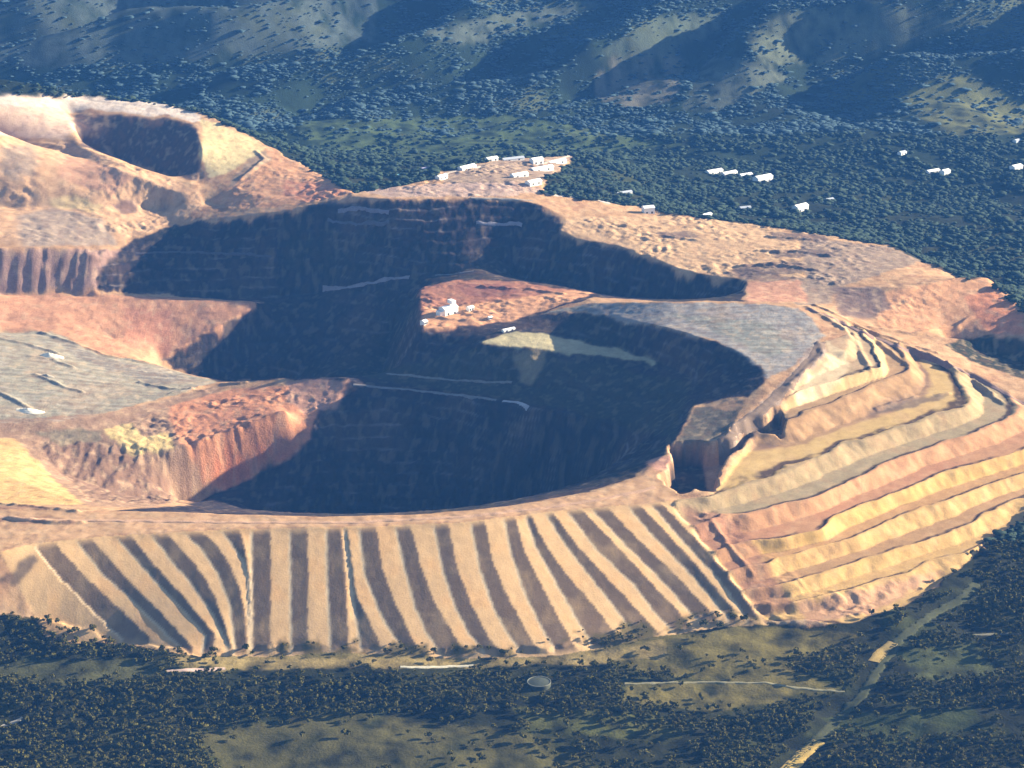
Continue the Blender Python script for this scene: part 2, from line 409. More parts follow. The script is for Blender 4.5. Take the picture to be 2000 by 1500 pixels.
# spurs running down towards the lower left
ca, sa = math.cos(R(38)), math.sin(R(38))
U, V = GX * ca + GY * sa, -GX * sa + GY * ca
q = V / 430 + .6 * fbm(U / 900, V / 600, 41, 2)
ridge = 1 - 2 * np.abs((q - np.floor(q)) - .5) * 2
ridge2 = fbm(U / 300, V / 160, 43, 3)
Z = Z + blur(far * (60 * np.sin(ridge * 1.5) + 18 * ridge2 - 34), 14)
Z = Z + wild * (1 - far) * (7 * fbm(GX / 210, GY / 210, 51, 4)) * np.clip((GY - 2200) / 300, 0, 1)
Z = Z + (1 - wild) * (1 - dump) * (1 - dam) * .9 * fbm(GX / 45, GY / 45, 53, 3)
Z = Z + .35 * fbm(GX / 14, GY / 14, 55, 2) * (GY < 5900) * (1 - .8 * np.maximum(dam, dump))
ROUGHZ = np.zeros_like(Z)
for pg, a in ((((1092,430),(1290,418),(1500,441),(1742,484),(1640,560),(1560,546),(1456,546),(1330,527),(1200,477),(1094,455)), .65),
              (((818,566),(900,546),(1000,549),(1158,573),(1062,608),(1000,627),(870,642),(824,646)), .6),
              (((-300,270),(130,278),(385,368),(402,402),(330,436),(252,468),(-300,482)), .7),
              (((1640,565),(1880,546),(1930,546),(2000,612),(2000,654),(1750,648),(1640,640)), .45),
              (((480,330),(560,300),(690,380),(600,398),(440,412)), .6),
              (((700,372),(860,345),(960,318),(1120,306),(1060,372),(1000,383),(760,386)), .8),
              (((180,850),(330,795),(560,755),(680,745),(600,865),(440,955),(300,985)), .9),
              (((1500,1215),(1440,1080),(1330,985),(1400,985),(1520,1090),(1600,1160),(1800,1120),(1667,1216)), .6)):
    ROUGHZ = np.maximum(ROUGHZ, area(*pg, soft=4) * a)
rg = 1 - np.abs(fbm(GX / 42, GY / 34, 81, 4)) * 2
Z = Z + ROUGHZ * np.clip(.55 + .9 * fbm(GX / 120, GY / 90, 83, 2), .1, 1.2) * (3.6 * rg + 1.4 * fbm(GX / 17, GY / 17, 82, 3))
def seg_dist(pts, reach):
    d = np.full_like(Z, 1e9)
    for a, b in zip(pts[:-1], pts[1:]):
        x0, x1 = sorted((a[0], b[0])); y0, y1 = sorted((a[1], b[1]))
        j0, j1 = np.searchsorted(XS, x0 - reach), np.searchsorted(XS, x1 + reach)
        i0, i1 = np.searchsorted(YS, y0 - reach), np.searchsorted(YS, y1 + reach)
        X, Y = GX[i0:i1, j0:j1], GY[i0:i1, j0:j1]
        ax, ay = b[0] - a[0], b[1] - a[1]
        t = np.clip(((X - a[0]) * ax + (Y - a[1]) * ay) / (ax * ax + ay * ay + 1e-9), 0, 1)
        d[i0:i1, j0:j1] = np.minimum(d[i0:i1, j0:j1], np.hypot(X - a[0] - t * ax, Y - a[1] - t * ay))
    return d
BERMS = np.zeros_like(Z)
def berm(px, h=3.5, w=5.0):
    p = hit(dens2(px, 10, False))[:, :2]
    p = p[[0] + [i for i in range(1, len(p)) if np.linalg.norm(p[i] - p[i - 1]) < 120]]
    d = seg_dist(p, 4 * w)
    global Z, BERMS
    m = np.exp(-(d / w) ** 2) * (1 + .5 * fbm(GX / 22, GY / 22, 91, 2))
    Z = Z + h * m; BERMS = np.maximum(BERMS, np.clip(m, 0, 1))
for q in (((0,662),(50,672),(112,690)), ((60,696),(100,702),(142,718)), ((68,732),(95,742),(128,757),(160,766)), ((0,768),(30,782),(58,798)), ((272,748),(330,760),(400,764)), ((80,650),(150,672),(210,696),(290,710)),
          ((1545,752),(1580,722),(1608,694),(1600,672)), ((1575,600),(1625,628),(1668,655),(1682,690),(1700,722)), ((1692,652),(1715,668),(1742,690),(1770,712)), ((1590,596),(1640,618),(1690,644),(1760,668),(1830,690)),
          ((1700,640),(1780,652),(1870,640),(1895,620)), ((1755,672),(1830,700),(1900,745),(1960,790)), ((1800,690),(1870,720),(1940,770)), ((1712,800),(1790,776),(1852,770)),
          ((0,985),(60,990),(150,999)), ((20,1012),(90,1020),(160,1022)), ((1300,462),(1360,470),(1420,466)), ((1500,462),(1600,470)), ((1440,520),(1520,516),(1600,530)), ((1200,440),(1290,446),(1400,440)), ((1480,490),(1560,492),(1620,500)),
          ((850,620),(900,626),(950,622)), ((830,585),(850,592)), ((940,560),(1040,566),(1100,575)), ((500,296),(518,312),(470,350)), ((1470,1120),(1430,1075),(1385,1015)), ((330,770),(420,752),(480,748))):
    berm(q)
print('ground shaped', round(time.time() - T0, 1))

# ------------------------------------------------------------------ what the ground is made of (soil, rock and grass colours, with some shade painted in)
def lin(c):
    c = np.array(c, float) / 255
    return np.where(c <= .04045, c / 12.92, ((c + .055) / 1.055) ** 2.4)
K_ALB = 0.60
SOIL = np.zeros((NY, NX, 3))
def paint(mask, rgb, k=K_ALB):
    SOIL[:] = SOIL * (1 - mask[..., None]) + lin(rgb) * k * mask[..., None]
n1, n2, n3 = fbm(GX / 130, GY / 130, 61, 4), fbm(GX / 45, GY / 60, 62, 4), fbm(GX / 420, GY / 300, 63, 4)
one = np.ones_like(Z)
sm = lambda a, lo, hi: np.clip((a - lo) / (hi - lo), 0, 1)
paint(one, (62, 66, 44), .36)                                              # undergrowth
paint(sm(n1, .05, .5), (80, 86, 48), .42)
paint(sm(n3, .1, .5) * .6, (98, 100, 58), .42)
paint(sm(-n2, .2, .6) * .5, (40, 50, 36), .3)
farm = sm(GY, 5200, 6200)
paint(farm, (54, 74, 52), .36)
paint(farm * sm(n3 + .5 * n1, .1, .6), (104, 112, 76), .42)
paint(farm * sm(-n3 + .4 * n1, .1, .5), (38, 58, 44), .3)
FARCLEAR = []  # pale clearings, their colour also standing in for sunlit slopes
for pg, c in (
    (((1160,150),(1200,105),(1280,90),(1345,120),(1325,190),(1235,215),(1165,195)), (136,132,112)),
    (((1450,60),(1560,20),(1700,0),(1900,40),(1750,95),(1600,125),(1480,120)), (114,122,98)),
    (((1740,190),(1860,145),(2000,190),(2150,200),(2000,262),(1850,265)), (132,134,82)),
    (((1150,110),(1300,30),(1420,25),(1400,60),(1300,110)), (104,116,96)),
    (((1380,110),(1500,120),(1540,150),(1400,220),(1330,215)), (108,116,98)),
    (((-200,0),(730,-20),(740,80),(500,110),(100,130),(-200,120)), (98,110,104)),
    (((560,235),(1000,225),(1350,285),(1100,300),(860,318),(620,290)), (100,118,76)),
    (((800,60),(1130,0),(1180,10),(900,90)), (100,110,98))):
    fm_ = area(*pg, soft=3)
    FARCLEAR.append(fm_)
    paint(fm_ * sm(n2 + .35 * n1, -.95, .3) * .9, c, .48)
# clearings and grass below the mine
GRASS = []
for pg, c in (
    (((1250,1243),(1500,1222),(1680,1238),(1640,1290),(1530,1300),(1650,1350),(1400,1390),(1220,1372),(1220,1335),(1400,1334),(1250,1310),(1180,1292)), (124,114,64)),
    (((380,1430),(560,1405),(700,1388),(880,1418),(1100,1440),(1180,1515),(450,1515)), (98,94,56)),
    (((60,1290),(345,1290),(300,1325),(100,1335),(-100,1325),(-100,1300)), (98,98,62)),
    (((1750,1270),(1900,1262),(1960,1320),(1800,1330)), (90,96,58)),
    (((330,1284),(500,1274),(1100,1276),(1300,1246),(1300,1285),(1100,1298),(800,1304),(370,1312)), (170,150,98)),
    (((1000,1380),(1250,1395),(1400,1410),(1300,1450),(1050,1430)), (98,100,54)),
    (((1600,1400),(1900,1380),(1950,1450),(1700,1470)), (78,86,48))):
    m = area(*pg, soft=2)
    GRASS.append(m)
    paint(m * sm(n2, -.9, .1), c, .55)
GRASS = np.clip(sum(GRASS), 0, 1)
# the mine
paint(minearea, (210,168,126))
paint(minearea * sm(n2, .0, .7) * .5, (180,132,100))
paint(minearea * sm(n1, .1, .6) * .4, (222,184,140))
def soil(rgb, *pg, s=1, k=K_ALB, amt=1.0, soft=2): paint(area(*pg, soft=soft) * amt, rgb, k)
# dark rock of the pits, its colour also deepened to read as shade
SHADED_ROCK = (92,88,104)
paint(np.clip(pit + mine_wall, 0, 1), SHADED_ROCK, .17)
paint(wallz * sm(n1, .1, .5) * .6, (122,100,92), .28)
paint(wallz * sm(n3 - .3 * n1, .1, .5) * .5, (82,88,76), .26)
paint(bench_line * .6 * sm(n2 + .6 * n1, -.1, .7), (176,162,160), .42)
soil((104,106,84), (700,735),(930,680),(1050,690),(1350,745),(1320,860),(1100,800),(860,760), k=.26, amt=.7, soft=5)
soil((178,160,122), (1000,684),(1068,686),(1058,720),(1040,748),(1015,745),(1010,715), k=.5, amt=.75)
# bare hill
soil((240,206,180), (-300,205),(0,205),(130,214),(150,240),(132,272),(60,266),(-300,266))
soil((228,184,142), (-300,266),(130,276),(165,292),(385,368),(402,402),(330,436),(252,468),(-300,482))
soil((230,178,142), (100,300),(170,310),(260,345),(220,380),(120,350))
soil((186,164,144), (30,420),(110,405),(190,425),(235,478),(40,482), soft=4)
soil((186,162,140), (0,290),(60,280),(80,320),(30,350),(0,345), soft=4)
soil((236,204,150), (95,392),(150,385),(205,402),(190,412),(110,405))
soil((150,120,105), (214,395),(260,388),(275,415),(240,422), soft=2)
soil((238,216,160), (396,232),(470,260),(524,290),(462,330),(402,352),(390,290))
soil((236,178,132), (522,287),(692,378),(600,398),(480,408),(402,395),(470,350),(500,310))
soil((226,158,122), (560,350),(640,360),(680,378),(600,395),(550,380), soft=4)
soil((172,150,125), (500,300),(520,292),(530,310),(470,352),(440,366), amt=.9)
soil((92,88,100), (140,224),(220,226),(330,231),(378,244),(390,290),(386,352),(340,344),(230,310),(160,285), k=.3, amt=.9)  # shadow inside the crater painted as dark ground
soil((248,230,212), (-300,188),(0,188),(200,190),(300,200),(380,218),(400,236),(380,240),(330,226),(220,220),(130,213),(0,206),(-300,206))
# rear pit wall at the left, sunlit pit floor, grey bench
soil((176,142,128), (-300,490),(240,488),(192,530),(190,568),(-300,568))
soil((228,168,128), (-300,574),(190,574),(510,590),(310,702),(200,690),(100,646),(-300,650))
soil((222,156,122), (240,600),(340,610),(330,690),(250,680), soft=5)
soil((176,168,146), (-300,656),(100,648),(200,692),(290,708),(350,728),(425,745),(330,772),(220,804),(100,825),(-300,832))
soil((150,142,130), (100,655),(200,698),(400,745),(300,750),(150,700), soft=4)
soil((178,172,150), (-300,700),(60,710),(150,760),(100,820),(-300,830), soft=5)
# left wall of the near pit
soil((180,146,118), (-300,836),(220,806),(430,752),(420,860),(400,950),(300,992),(60,985),(-300,985))
soil((146,116,96), (70,870),(180,850),(260,890),(330,930),(330,985),(180,975),(90,900), soft=5)
soil((230,160,118), (330,795),(440,762),(560,752),(622,775),(622,820),(600,868),(440,955),(395,920),(345,860))
soil((236,148,104), (430,900),(540,870),(600,868),(440,955),(410,945), soft=3)
soil((206,158,132), (560,745),(682,739),(655,790),(600,812),(560,780))
soil((236,194,128), (-300,850),(28,856),(100,930),(165,986),(-300,986))
soil((244,214,146), (196,836),(262,826),(278,852),(332,850),(342,880),(256,884))
soil((150,136,112), (60,842),(200,838),(200,862),(120,870))
soil(SHADED_ROCK, (500,592),(515,588),(580,630),(540,690),(430,738),(400,735),(430,690), k=.2, amt=.8, soft=2)  # shade beyond the sunlit floor, painted in as dark rock
soil(SHADED_ROCK, (365,984),(449,958),(566,900),(600,876),(622,832),(650,860),(500,992),(420,996), k=.2, amt=.8, soft=2)  # shadow across the foot of the wall, painted in as dark rock
# mesa, pale bench, slab dump
soil((190,132,104), (818,567),(822,563),(900,546),(1000,549),(1158,573),(1062,608),(1000,627),(870,642),(824,646))
soil((236,176,130), (830,600),(960,590),(1060,575),(1120,566),(1158,573),(1062,608),(1000,627),(870,642),(824,646))
soil((160,108,92), (880,552),(1000,556),(1010,575),(920,582), soft=4)
soil((204,192,150), (930,669),(1010,648),(1060,653),(1130,666),(1200,682),(1280,704),(1280,711),(1200,698),(1130,691),(1050,682))
soil((172,168,164), (1060,612),(1150,593),(1455,591),(1560,601),(1610,655),(1570,700),(1500,740),(1488,717),(1400,667),(1300,639),(1130,607))
soil((158,160,150), (1300,610),(1500,630),(1560,680),(1500,700),(1400,650), soft=5)
soil((190,180,160), (1060,612),(1140,595),(1180,600),(1130,607), soft=2)
strk = fbm(GX / 110, GY / 12, 67, 4)
slabs = area((1060,612),(1150,593),(1455,591),(1560,601),(1610,655),(1570,700),(1500,740),(1488,717),(1400,667),(1300,639),(1130,607)) + area((-300,656),(100,648),(200,692),(290,708),(350,728),(425,745),(330,772),(220,804),(100,825),(-300,832))
slabs = np.clip(slabs, 0, 1)
paint(slabs * sm(strk, .1, .5) * .55, (196,190,176))
paint(slabs * sm(-strk, .15, .55) * .5, (132,126,118))
paint(slabs * sm(n1, .1, .5) * .4, (186,160,132))
# plateau and mound at the right rear
soil((226,186,142), (1092,430),(1130,424),(1290,419),(1500,441),(1580,470),(1560,545),(1456,546),(1400,539),(1330,527),(1280,504),(1200,477),(1130,467),(1094,455))
soil((168,146,126), (1560,462),(1742,484),(1800,510),(1640,560),(1620,592),(1560,596),(1500,560),(1575,540), soft=3)
soil((214,160,128), (1458,550),(1560,548),(1580,590),(1460,590))
soil((234,176,130), (1700,585),(1770,560),(1880,544),(1930,542),(2000,606),(2150,700),(2150,692),(2000,656),(1900,660),(1720,640))
soil((236,160,118), (1880,580),(1940,560),(2000,620),(2000,656),(1930,655))
for pg in (((1280,455),(1350,450),(1362,464),(1300,468)), ((1500,452),(1600,458),(1620,470),(1520,470)), ((1450,515),(1560,510),(1590,530),(1440,540)), ((1500,490),(1610,485),(1640,500),(1520,503)), ((1400,535),(1450,522),(1560,545),(1500,552))):
    soil((128,112,108), *pg, amt=.75, soft=1, k=.45)
soil((140,118,108), (1625,560),(1720,560),(1740,600),(1700,625),(1640,615), soft=5)
soil((60,66,52), (1838,670),(1930,656),(2000,664),(2150,700),(2150,800),(2000,742),(1900,706), k=.5)
soil((206,176,158), (700,372),(860,358),(1000,354),(1060,372),(1000,383),(760,386))
soil((166,150,136), (860,340),(960,315),(1120,304),(1090,330),(1060,355),(870,358), amt=.7)
# benches of the outer dump: treads, risers, berm shadow painted as a dark line on each tread
d5 = sm(dump, .4, .6)
tread = sm(bench_f, .42, .47)
paint(d5, (206,176,140))
paint(d5 * (1 - tread) * (bench_k > 0), (234,188,124))
paint(d5 * tread * (bench_k > 0), (206,170,134))
kk = lambda k, c, m=1: paint(d5 * (bench_k == k) * m, c, .50)
kk(1, (222,192,150)); kk(2, (204,168,124)); kk(2, (236,204,146), 1 - tread)
kk(3, (204,164,120)); kk(3, (150,122,104), sm(bench_f, .3, .4) * (1 - sm(bench_f, .48, .52)) * sm(n1, -.2, .3) * .8); kk(3, (242,204,134), sm(bench_f, .52, .58))
kk(4, (200,176,134)); kk(4, (194,178,142), tread * .5)
kk(5, (230,174,128)); kk(5, (220,156,118), tread * sm(n1, -.4, .2) * .6)
kk(6, (242,198,122)); kk(6, (228,176,122), tread * .8)
kk(7, (240,196,128)); kk(7, (214,170,122), tread * .9); kk(8, (241,198,128)); kk(9, (242,200,130))
paint(d5 * sm(n2, .1, .6) * .25, (200,158,116))
paint(d5 * sm(fbm(GX / 12, GY / 12, 64, 3), .15, .6) * .18, (176,134,100))
berm_shade = sm(bench_f, .86, .90) * (1 - sm(bench_f, .96, .985)) * (bench_k > 0) * sm(n1 + .6 * n2, -.75, -.2)
paint(d5 * berm_shade * .92, (80,60,52), .4)
soil((240,214,172), (1612,664),(1650,690),(1660,720),(1600,775),(1560,790),(1548,775),(1615,705))
soil((170,152,140), (1395,890),(1440,830),(1545,730),(1600,660),(1612,690),(1545,762),(1490,810),(1450,855),(1420,885))
soil((130,112,96), (1700,806),(1770,778),(1860,766),(1840,780),(1750,804), amt=.8)
soil((96,90,84), (1450,845),(1500,822),(1540,808),(1545,830),(1500,850),(1455,862), k=.45, amt=.85)  # shaded triangle beside the ramp, darkened in the soil colour
soil((176,128,104), (1320,990),(1400,1085),(1490,1200),(1560,1190),(1500,1110),(1440,1020),(1390,1000), amt=.75, soft=4)
soil((222,168,142), (1262,900),(1300,888),(1318,905),(1285,920))
soil((122,114,98), (1318,862),(1360,795),(1440,802),(1420,842),(1385,868))
soil((210,160,132), (1560,1180),(1700,1150),(1850,1110),(1700,1200),(1570,1215), amt=.7, soft=4)
# outer slope with its ribs, crest road, foot of the slope
d6 = sm(dam, .4, .6)
paint(d6, (234,194,142))
paint(d6 * sm(n2, .0, .6) * .4, (222,170,112))
paint(d6 * rib_shade * .9 * sm(n2, -1.6, -.1), (148,122,98), .54)  # shaded flank of each rib painted darker and browner
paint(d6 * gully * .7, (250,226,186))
soil((218,176,134), (-300,990),(180,1003),(340,1004),(600,1012),(800,1010),(1000,993),(1150,966),(1265,925),(1310,978),(1200,986),(1000,1006),(800,1023),(450,1032),(200,1045),(60,1060),(-300,1070))
soil((160,122,98), (-300,978),(60,986),(150,994),(60,996),(-300,992), amt=.8, soft=1)
soil((170,130,104), (-300,1005),(100,1010),(150,1018),(60,1022),(-300,1016), amt=.7, soft=1)
soil((120,104,92), (0,1118),(40,1108),(58,1078),(75,1090),(62,1122),(20,1140),(-100,1140), k=.5, amt=.9)
toe_v = area((440,1246),(520,1232),(640,1240),(800,1256),(960,1268),(1100,1246),(1200,1222),(1340,1196),(1500,1200),(1500,1230),(1250,1262),(1100,1280),(800,1284),(490,1282), soft=3)
paint(toe_v * sm(n2 + .5 * n1, -.05, .35) * .9, (112,104,62), .55)
n4, n5 = fbm(GX / 20, GY / 26, 65, 4), fbm(GX / 9, GY / 12, 66, 3)
bare = np.clip(minearea + d6 + d5, 0, 1) * (1 - .6 * wallz)
bare = bare * (1 - .75 * d6) * (1 - .45 * d5)
paint(bare * sm(n4, .12, .55) * .28, (150,112,86))
paint(bare * sm(-n4 + .3 * n5, .15, .6) * .3, (240,206,164))
paint(bare * sm(n5 + .5 * n2, .35, .75) * .25, (120,92,74), .5)
SOIL = np.clip(SOIL * (1 + .10 * n2 + .06 * n1)[..., None], .004, .9)
print('ground painted', round(time.time() - T0, 1))

# ------------------------------------------------------------------ materials
def new_mat(name, rough=.95, spec=.05):
    m = bpy.data.materials.new(name)
    m.use_nodes = True
    nt = m.node_tree
    b = nt.nodes['Principled BSDF']
    b.inputs['Roughness'].default_value = rough
    b.inputs['Specular IOR Level'].default_value = spec
    return m, nt, b
def nd(nt, t, **kw):
    n = nt.nodes.new(t)
    for k, v in kw.items(): setattr(n, k, v)
    return n
def earth(name, attr='soil', s1=.06, s2=.3, amt=.30, bump=2.2, flat=None):
    m, nt, b = new_mat(name)
    tc = nd(nt, 'ShaderNodeTexCoord')
    if flat is None:
        a = nd(nt, 'ShaderNodeAttribute', attribute_name=attr)
        col = a.outputs['Color']
    else:
        a = nd(nt, 'ShaderNodeRGB'); a.outputs[0].default_value = (*flat, 1); col = a.outputs[0]
    na, nb = nd(nt, 'ShaderNodeTexNoise'), nd(nt, 'ShaderNodeTexNoise')
    for n, s in ((na, s1), (nb, s2)):
        n.inputs['Scale'].default_value = s; n.inputs['Detail'].default_value = 6; n.inputs['Roughness'].default_value = .65
        nt.links.new(tc.outputs['Object'], n.inputs['Vector'])
    mixn = nd(nt, 'ShaderNodeMath', operation='ADD')
    nt.links.new(na.outputs['Fac'], mixn.inputs[0]); nt.links.new(nb.outputs['Fac'], mixn.inputs[1])
    mr = nd(nt, 'ShaderNodeMapRange')
    mr.inputs['From Min'].default_value, mr.inputs['From Max'].default_value = .6, 1.4
    mr.inputs['To Min'].default_value, mr.inputs['To Max'].default_value = 1 - amt, 1 + amt
    nt.links.new(mixn.outputs[0], mr.inputs['Value'])
    mul = nd(nt, 'ShaderNodeVectorMath', operation='SCALE')
    nt.links.new(col, mul.inputs[0]); nt.links.new(mr.outputs[0], mul.inputs['Scale'])
    nt.links.new(mul.outputs[0], b.inputs['Base Color'])
    bp = nd(nt, 'ShaderNodeBump')
    bp.inputs['Distance'].default_value = bump; bp.inputs['Strength'].default_value = .55
    nt.links.new(nb.outputs['Fac'], bp.inputs['Height'])
    nt.links.new(bp.outputs['Normal'], b.inputs['Normal'])
    return m
M_EARTH = earth('bare_earth')
M_DAM = earth('graded_spoil', s1=.05, s2=.3, amt=.15, bump=.7)
M_BENCH = earth('benched_spoil', s1=.05, s2=.3, amt=.2, bump=1.2)
M_LAND = earth('undergrowth', s1=.04, s2=.25, amt=.45, bump=2.2)

# ------------------------------------------------------------------ the ground as pieces that butt edge to edge
zone = np.zeros((NY, NX), int)                                            # 0 land below and around the mine
far_z = GY > 6350
PITALL = area((-300,488),(240,488),(188,522),(250,470),(330,441),(450,427),(690,386),(1000,388),(1058,403),(1096,428),(1088,452),(1200,481),(1330,531),(1455,547),(1455,589),(1300,589),(1150,592),(1060,612),(1130,608),(1300,640),(1490,718),(1500,738),(1470,770),(1355,790),(1318,858),(1268,913),(1150,962),(1000,988),(800,1006),(600,1009),(340,1002),(180,1000),(0,990),(-300,986), rough=False, soft=0) > .5
HILL = area((-300,180),(0,187),(200,190),(300,200),(380,217),(450,246),(520,281),(600,326),(650,356),(690,377),(690,383),(540,416),(450,424),(330,438),(250,468),(240,486),(120,484),(-300,487), rough=False, soft=0) > .5
DAMZ = (dam > .5) | (area((-300,990),(340,1003),(600,1011),(800,1009),(1000,992),(1150,965),(1268,917),(1320,960),(1312,982),(1000,1012),(700,1034),(200,1052),(-300,1076), rough=False, soft=0) > .5) | (area((-300,1060),(70,1066),(238,1256),(100,1216),(0,1197),(-300,1180), rough=False, soft=0) > .5)
zone[(minearea > .5)] = 5
zone[far_z] = 6
zone[HILL] = 3
zone[PITALL | (mine_wall > .5) | (pit > .5)] = 2
zone[DAMZ] = 1
zone[dump > .5] = 4
NAMES = {0: ('wooded_land', M_LAND), 1: ('spoil_dam_slope', M_DAM), 2: ('open_pit', M_EARTH), 3: ('bare_hill', M_BENCH), 4: ('terraced_spoil_slope', M_BENCH), 5: ('mine_plateau', M_EARTH), 6: ('far_hills', M_LAND)}
vco = np.stack([GX, GY, Z], -1).reshape(-1, 3).astype(np.float32)
vid = np.arange(NX * NY).reshape(NY, NX)
quads = np.stack([vid[:-1, :-1], vid[:-1, 1:], vid[1:, 1:], vid[1:, :-1]], -1).reshape(-1, 4)
fz = zone[:-1, :-1].reshape(-1)
vcol = np.concatenate([SOIL.reshape(-1, 3), np.ones((NX * NY, 1))], 1).astype(np.float32)
# normals of the whole sheet, so that the pieces meet without a seam
gy_, gx_ = np.gradient(Z, YS, XS)
nrm = np.stack([-gx_, -gy_, np.ones_like(Z)], -1).reshape(-1, 3)
nrm /= np.linalg.norm(nrm, axis=1, keepdims=True)
def mesh_np(name, v, f, mat, n=4):
    me = bpy.data.meshes.new(name)
    me.vertices.add(len(v)); me.vertices.foreach_set('co', np.ascontiguousarray(v, np.float32).ravel())
    me.loops.add(f.size); me.loops.foreach_set('vertex_index', np.ascontiguousarray(f, np.int32).ravel())
    me.polygons.add(len(f)); me.polygons.foreach_set('loop_start', np.arange(0, f.size, n, dtype=np.int32))
    me.update(calc_edges=True)
    for m in (mat if isinstance(mat, (list, tuple)) else [mat]): me.materials.append(m)
    return me
for k, (nm, mt) in NAMES.items():
    q = quads[fz == k]
    if not len(q): continue
    used, inv = np.unique(q, return_inverse=True)
    me = mesh_np(nm, vco[used], inv.reshape(-1, 4), mt)
    ca_ = me.color_attributes.new('soil', 'FLOAT_COLOR', 'POINT')
    ca_.data.foreach_set('color', vcol[used].ravel())
    me.normals_split_custom_set_from_vertices(nrm[used].tolist())
    o = bpy.data.objects.new(nm, me); C.objects.link(o); o['kind'] = 'structure'
print('ground built', round(time.time() - T0, 1))

# ------------------------------------------------------------------ tracks
def thing(name, label, cat, loc=(0, 0, 0), rz=0, group=None):
    o = bpy.data.objects.new(name, None); C.objects.link(o)
    o.empty_display_size = .1
    o.location = loc; o.rotation_euler = (0, 0, rz); o['label'] = label; o['category'] = cat
    if group: o['group'] = group
    return o
def obj(name, me, parent=None, mat=None):
    if isinstance(me, bmesh.types.BMesh):
        m2 = bpy.data.meshes.new(name); me.to_mesh(m2); me.free(); me = m2
    if mat is not None: me.materials.append(mat)
    o = bpy.data.objects.new(name, me); C.objects.link(o)
    if parent: o.parent = parent
    return o
def tag(o, label, cat, group=None):
    o['label'] = label; o['category'] = cat
    if group: o['group'] = group
    return o
def track(name, px, width, rgb, k=.55, lift=.7, rough=2.0):
    p = hit(dens2(px, 10, False))
    keep = [0]
    for i in range(1, len(p)):
        if np.linalg.norm(p[i, :2] - p[keep[-1], :2]) < 140: keep.append(i)
    p = p[keep][:, :2]
    d = np.concatenate([[0], np.cumsum(np.linalg.norm(np.diff(p, axis=0), axis=1))])
    n = max(4, int(d[-1] / 4))
    s = np.linspace(0, d[-1], n)
    x, y = np.interp(s, d, p[:, 0]), np.interp(s, d, p[:, 1])
    for _ in range(3):
        x[1:-1] = .25 * (x[:-2] + 2 * x[1:-1] + x[2:]); y[1:-1] = .25 * (y[:-2] + 2 * y[1:-1] + y[2:])
    tx, ty = np.gradient(x), np.gradient(y)
    l = np.hypot(tx, ty) + 1e-6
    nx, ny = -ty / l, tx / l
    off = np.linspace(-1, 1, 7)
    V = []
    for j, f in enumerate(off):
        wv = width / 2 * (1 + .35 * noise(s / 30, s * 0 + 3 * np.sign(f), 71)) + rough * noise(s / 9, s * 0 + 5 * np.sign(f), 72)
        xx, yy = x + nx * f * wv, y + ny * f * wv
        V.append(np.stack([xx, yy, zat(xx, yy) + (lift if 0 < j < 6 else -.6)], -1))
    V = np.array(V)
    # keep the ribbon above the ground between its own points
    V[1:-1, :, 2] = np.maximum(V[1:-1, :, 2], np.maximum(zat(V[1:-1, :, 0] + 1.5, V[1:-1, :, 1]), zat(V[1:-1, :, 0], V[1:-1, :, 1] + 1.5)) + .5)
    idx = np.arange(7 * n).reshape(7, n)
    f = np.stack([idx[1:, :-1], idx[1:, 1:], idx[:-1, 1:], idx[:-1, :-1]], -1).reshape(-1, 4)
    me = mesh_np(name, V.reshape(-1, 3), f, earth(name + '_dirt', flat=tuple(lin(rgb) * k), s1=.08, s2=.5, amt=.35, bump=.6))
    o = bpy.data.objects.new(name, me); C.objects.link(o); o['kind'] = 'structure'
    return o
track('toe_road', [(325,1312),(380,1308),(440,1307)], 11, (236,205,190))
track('toe_road', [(782,1303),(850,1303),(925,1300)], 7, (226,220,196))
track('farm_track', [(1220,1336),(1300,1334),(1410,1333),(1500,1334),(1560,1345),(1650,1352)], 6, (166,160,126))
track('farm_track', [(-60,1440),(0,1420),(45,1403)], 9, (205,196,178))
track('farm_track', [(1880,1242),(1950,1238),(2010,1236)], 7, (150,146,124))
track('valley_track', [(1905,1140),(1880,1170),(1820,1200),(1760,1245),(1720,1300),(1690,1350),(1650,1392),(1600,1440),(1560,1475),(1525,1515)], 18, (96,100,70), k=.48, rough=7)
track('bare_bank', [(1745,1255),(1722,1275),(1708,1292)], 24, (214,184,116))
track('bare_bank', [(1598,1448),(1565,1476),(1530,1512)], 26, (228,194,112))
track('bench_road', [(755,730),(800,734),(852,740),(905,744),(960,747),(1000,746)], 7, (176,166,158), k=.42)
track('bench_road', [(690,751),(740,756),(800,761),(860,768),(930,775),(970,782)], 8, (170,165,165), k=.42)
track('bench_road', [(982,783),(1015,787),(1032,797)], 9, (215,214,220), k=.5)
track('ledge_road', [(630,566),(690,560),(735,551),(760,545),(800,543)], 9, (180,170,176), k=.45)
track('ledge_road', [(850,538),(880,536),(925,530)], 6, (170,165,168), k=.4)
track('ledge_road', [(930,437),(970,439),(1020,438)], 6, (180,176,190), k=.45)
track('ledge_road', [(265,495),(330,492),(400,494),(470,497),(530,500)], 3, (120,116,130), k=.36)
track('ledge_road', [(660,412),(690,406),(720,410),(760,414)], 6, (170,165,180), k=.42)
track('ledge_road', [(640,432),(700,438),(760,436)], 5, (130,126,140), k=.4)
track('haul_road', [(1052,374),(1080,381),(1130,386),(1165,390),(1192,398)], 13, (240,226,214))
track('haul_road', [(1204,390),(1235,395),(1262,402),(1280,410)], 10, (232,226,218))
track('haul_road', [(920,386),(980,389),(1040,392)], 8, (190,176,160))
track('haul_road', [(860,349),(872,338),(900,331),(940,326)], 15, (240,222,200))
track('haul_road', [(1060,318),(1090,312),(1115,302),(1132,292)], 10, (222,206,188))
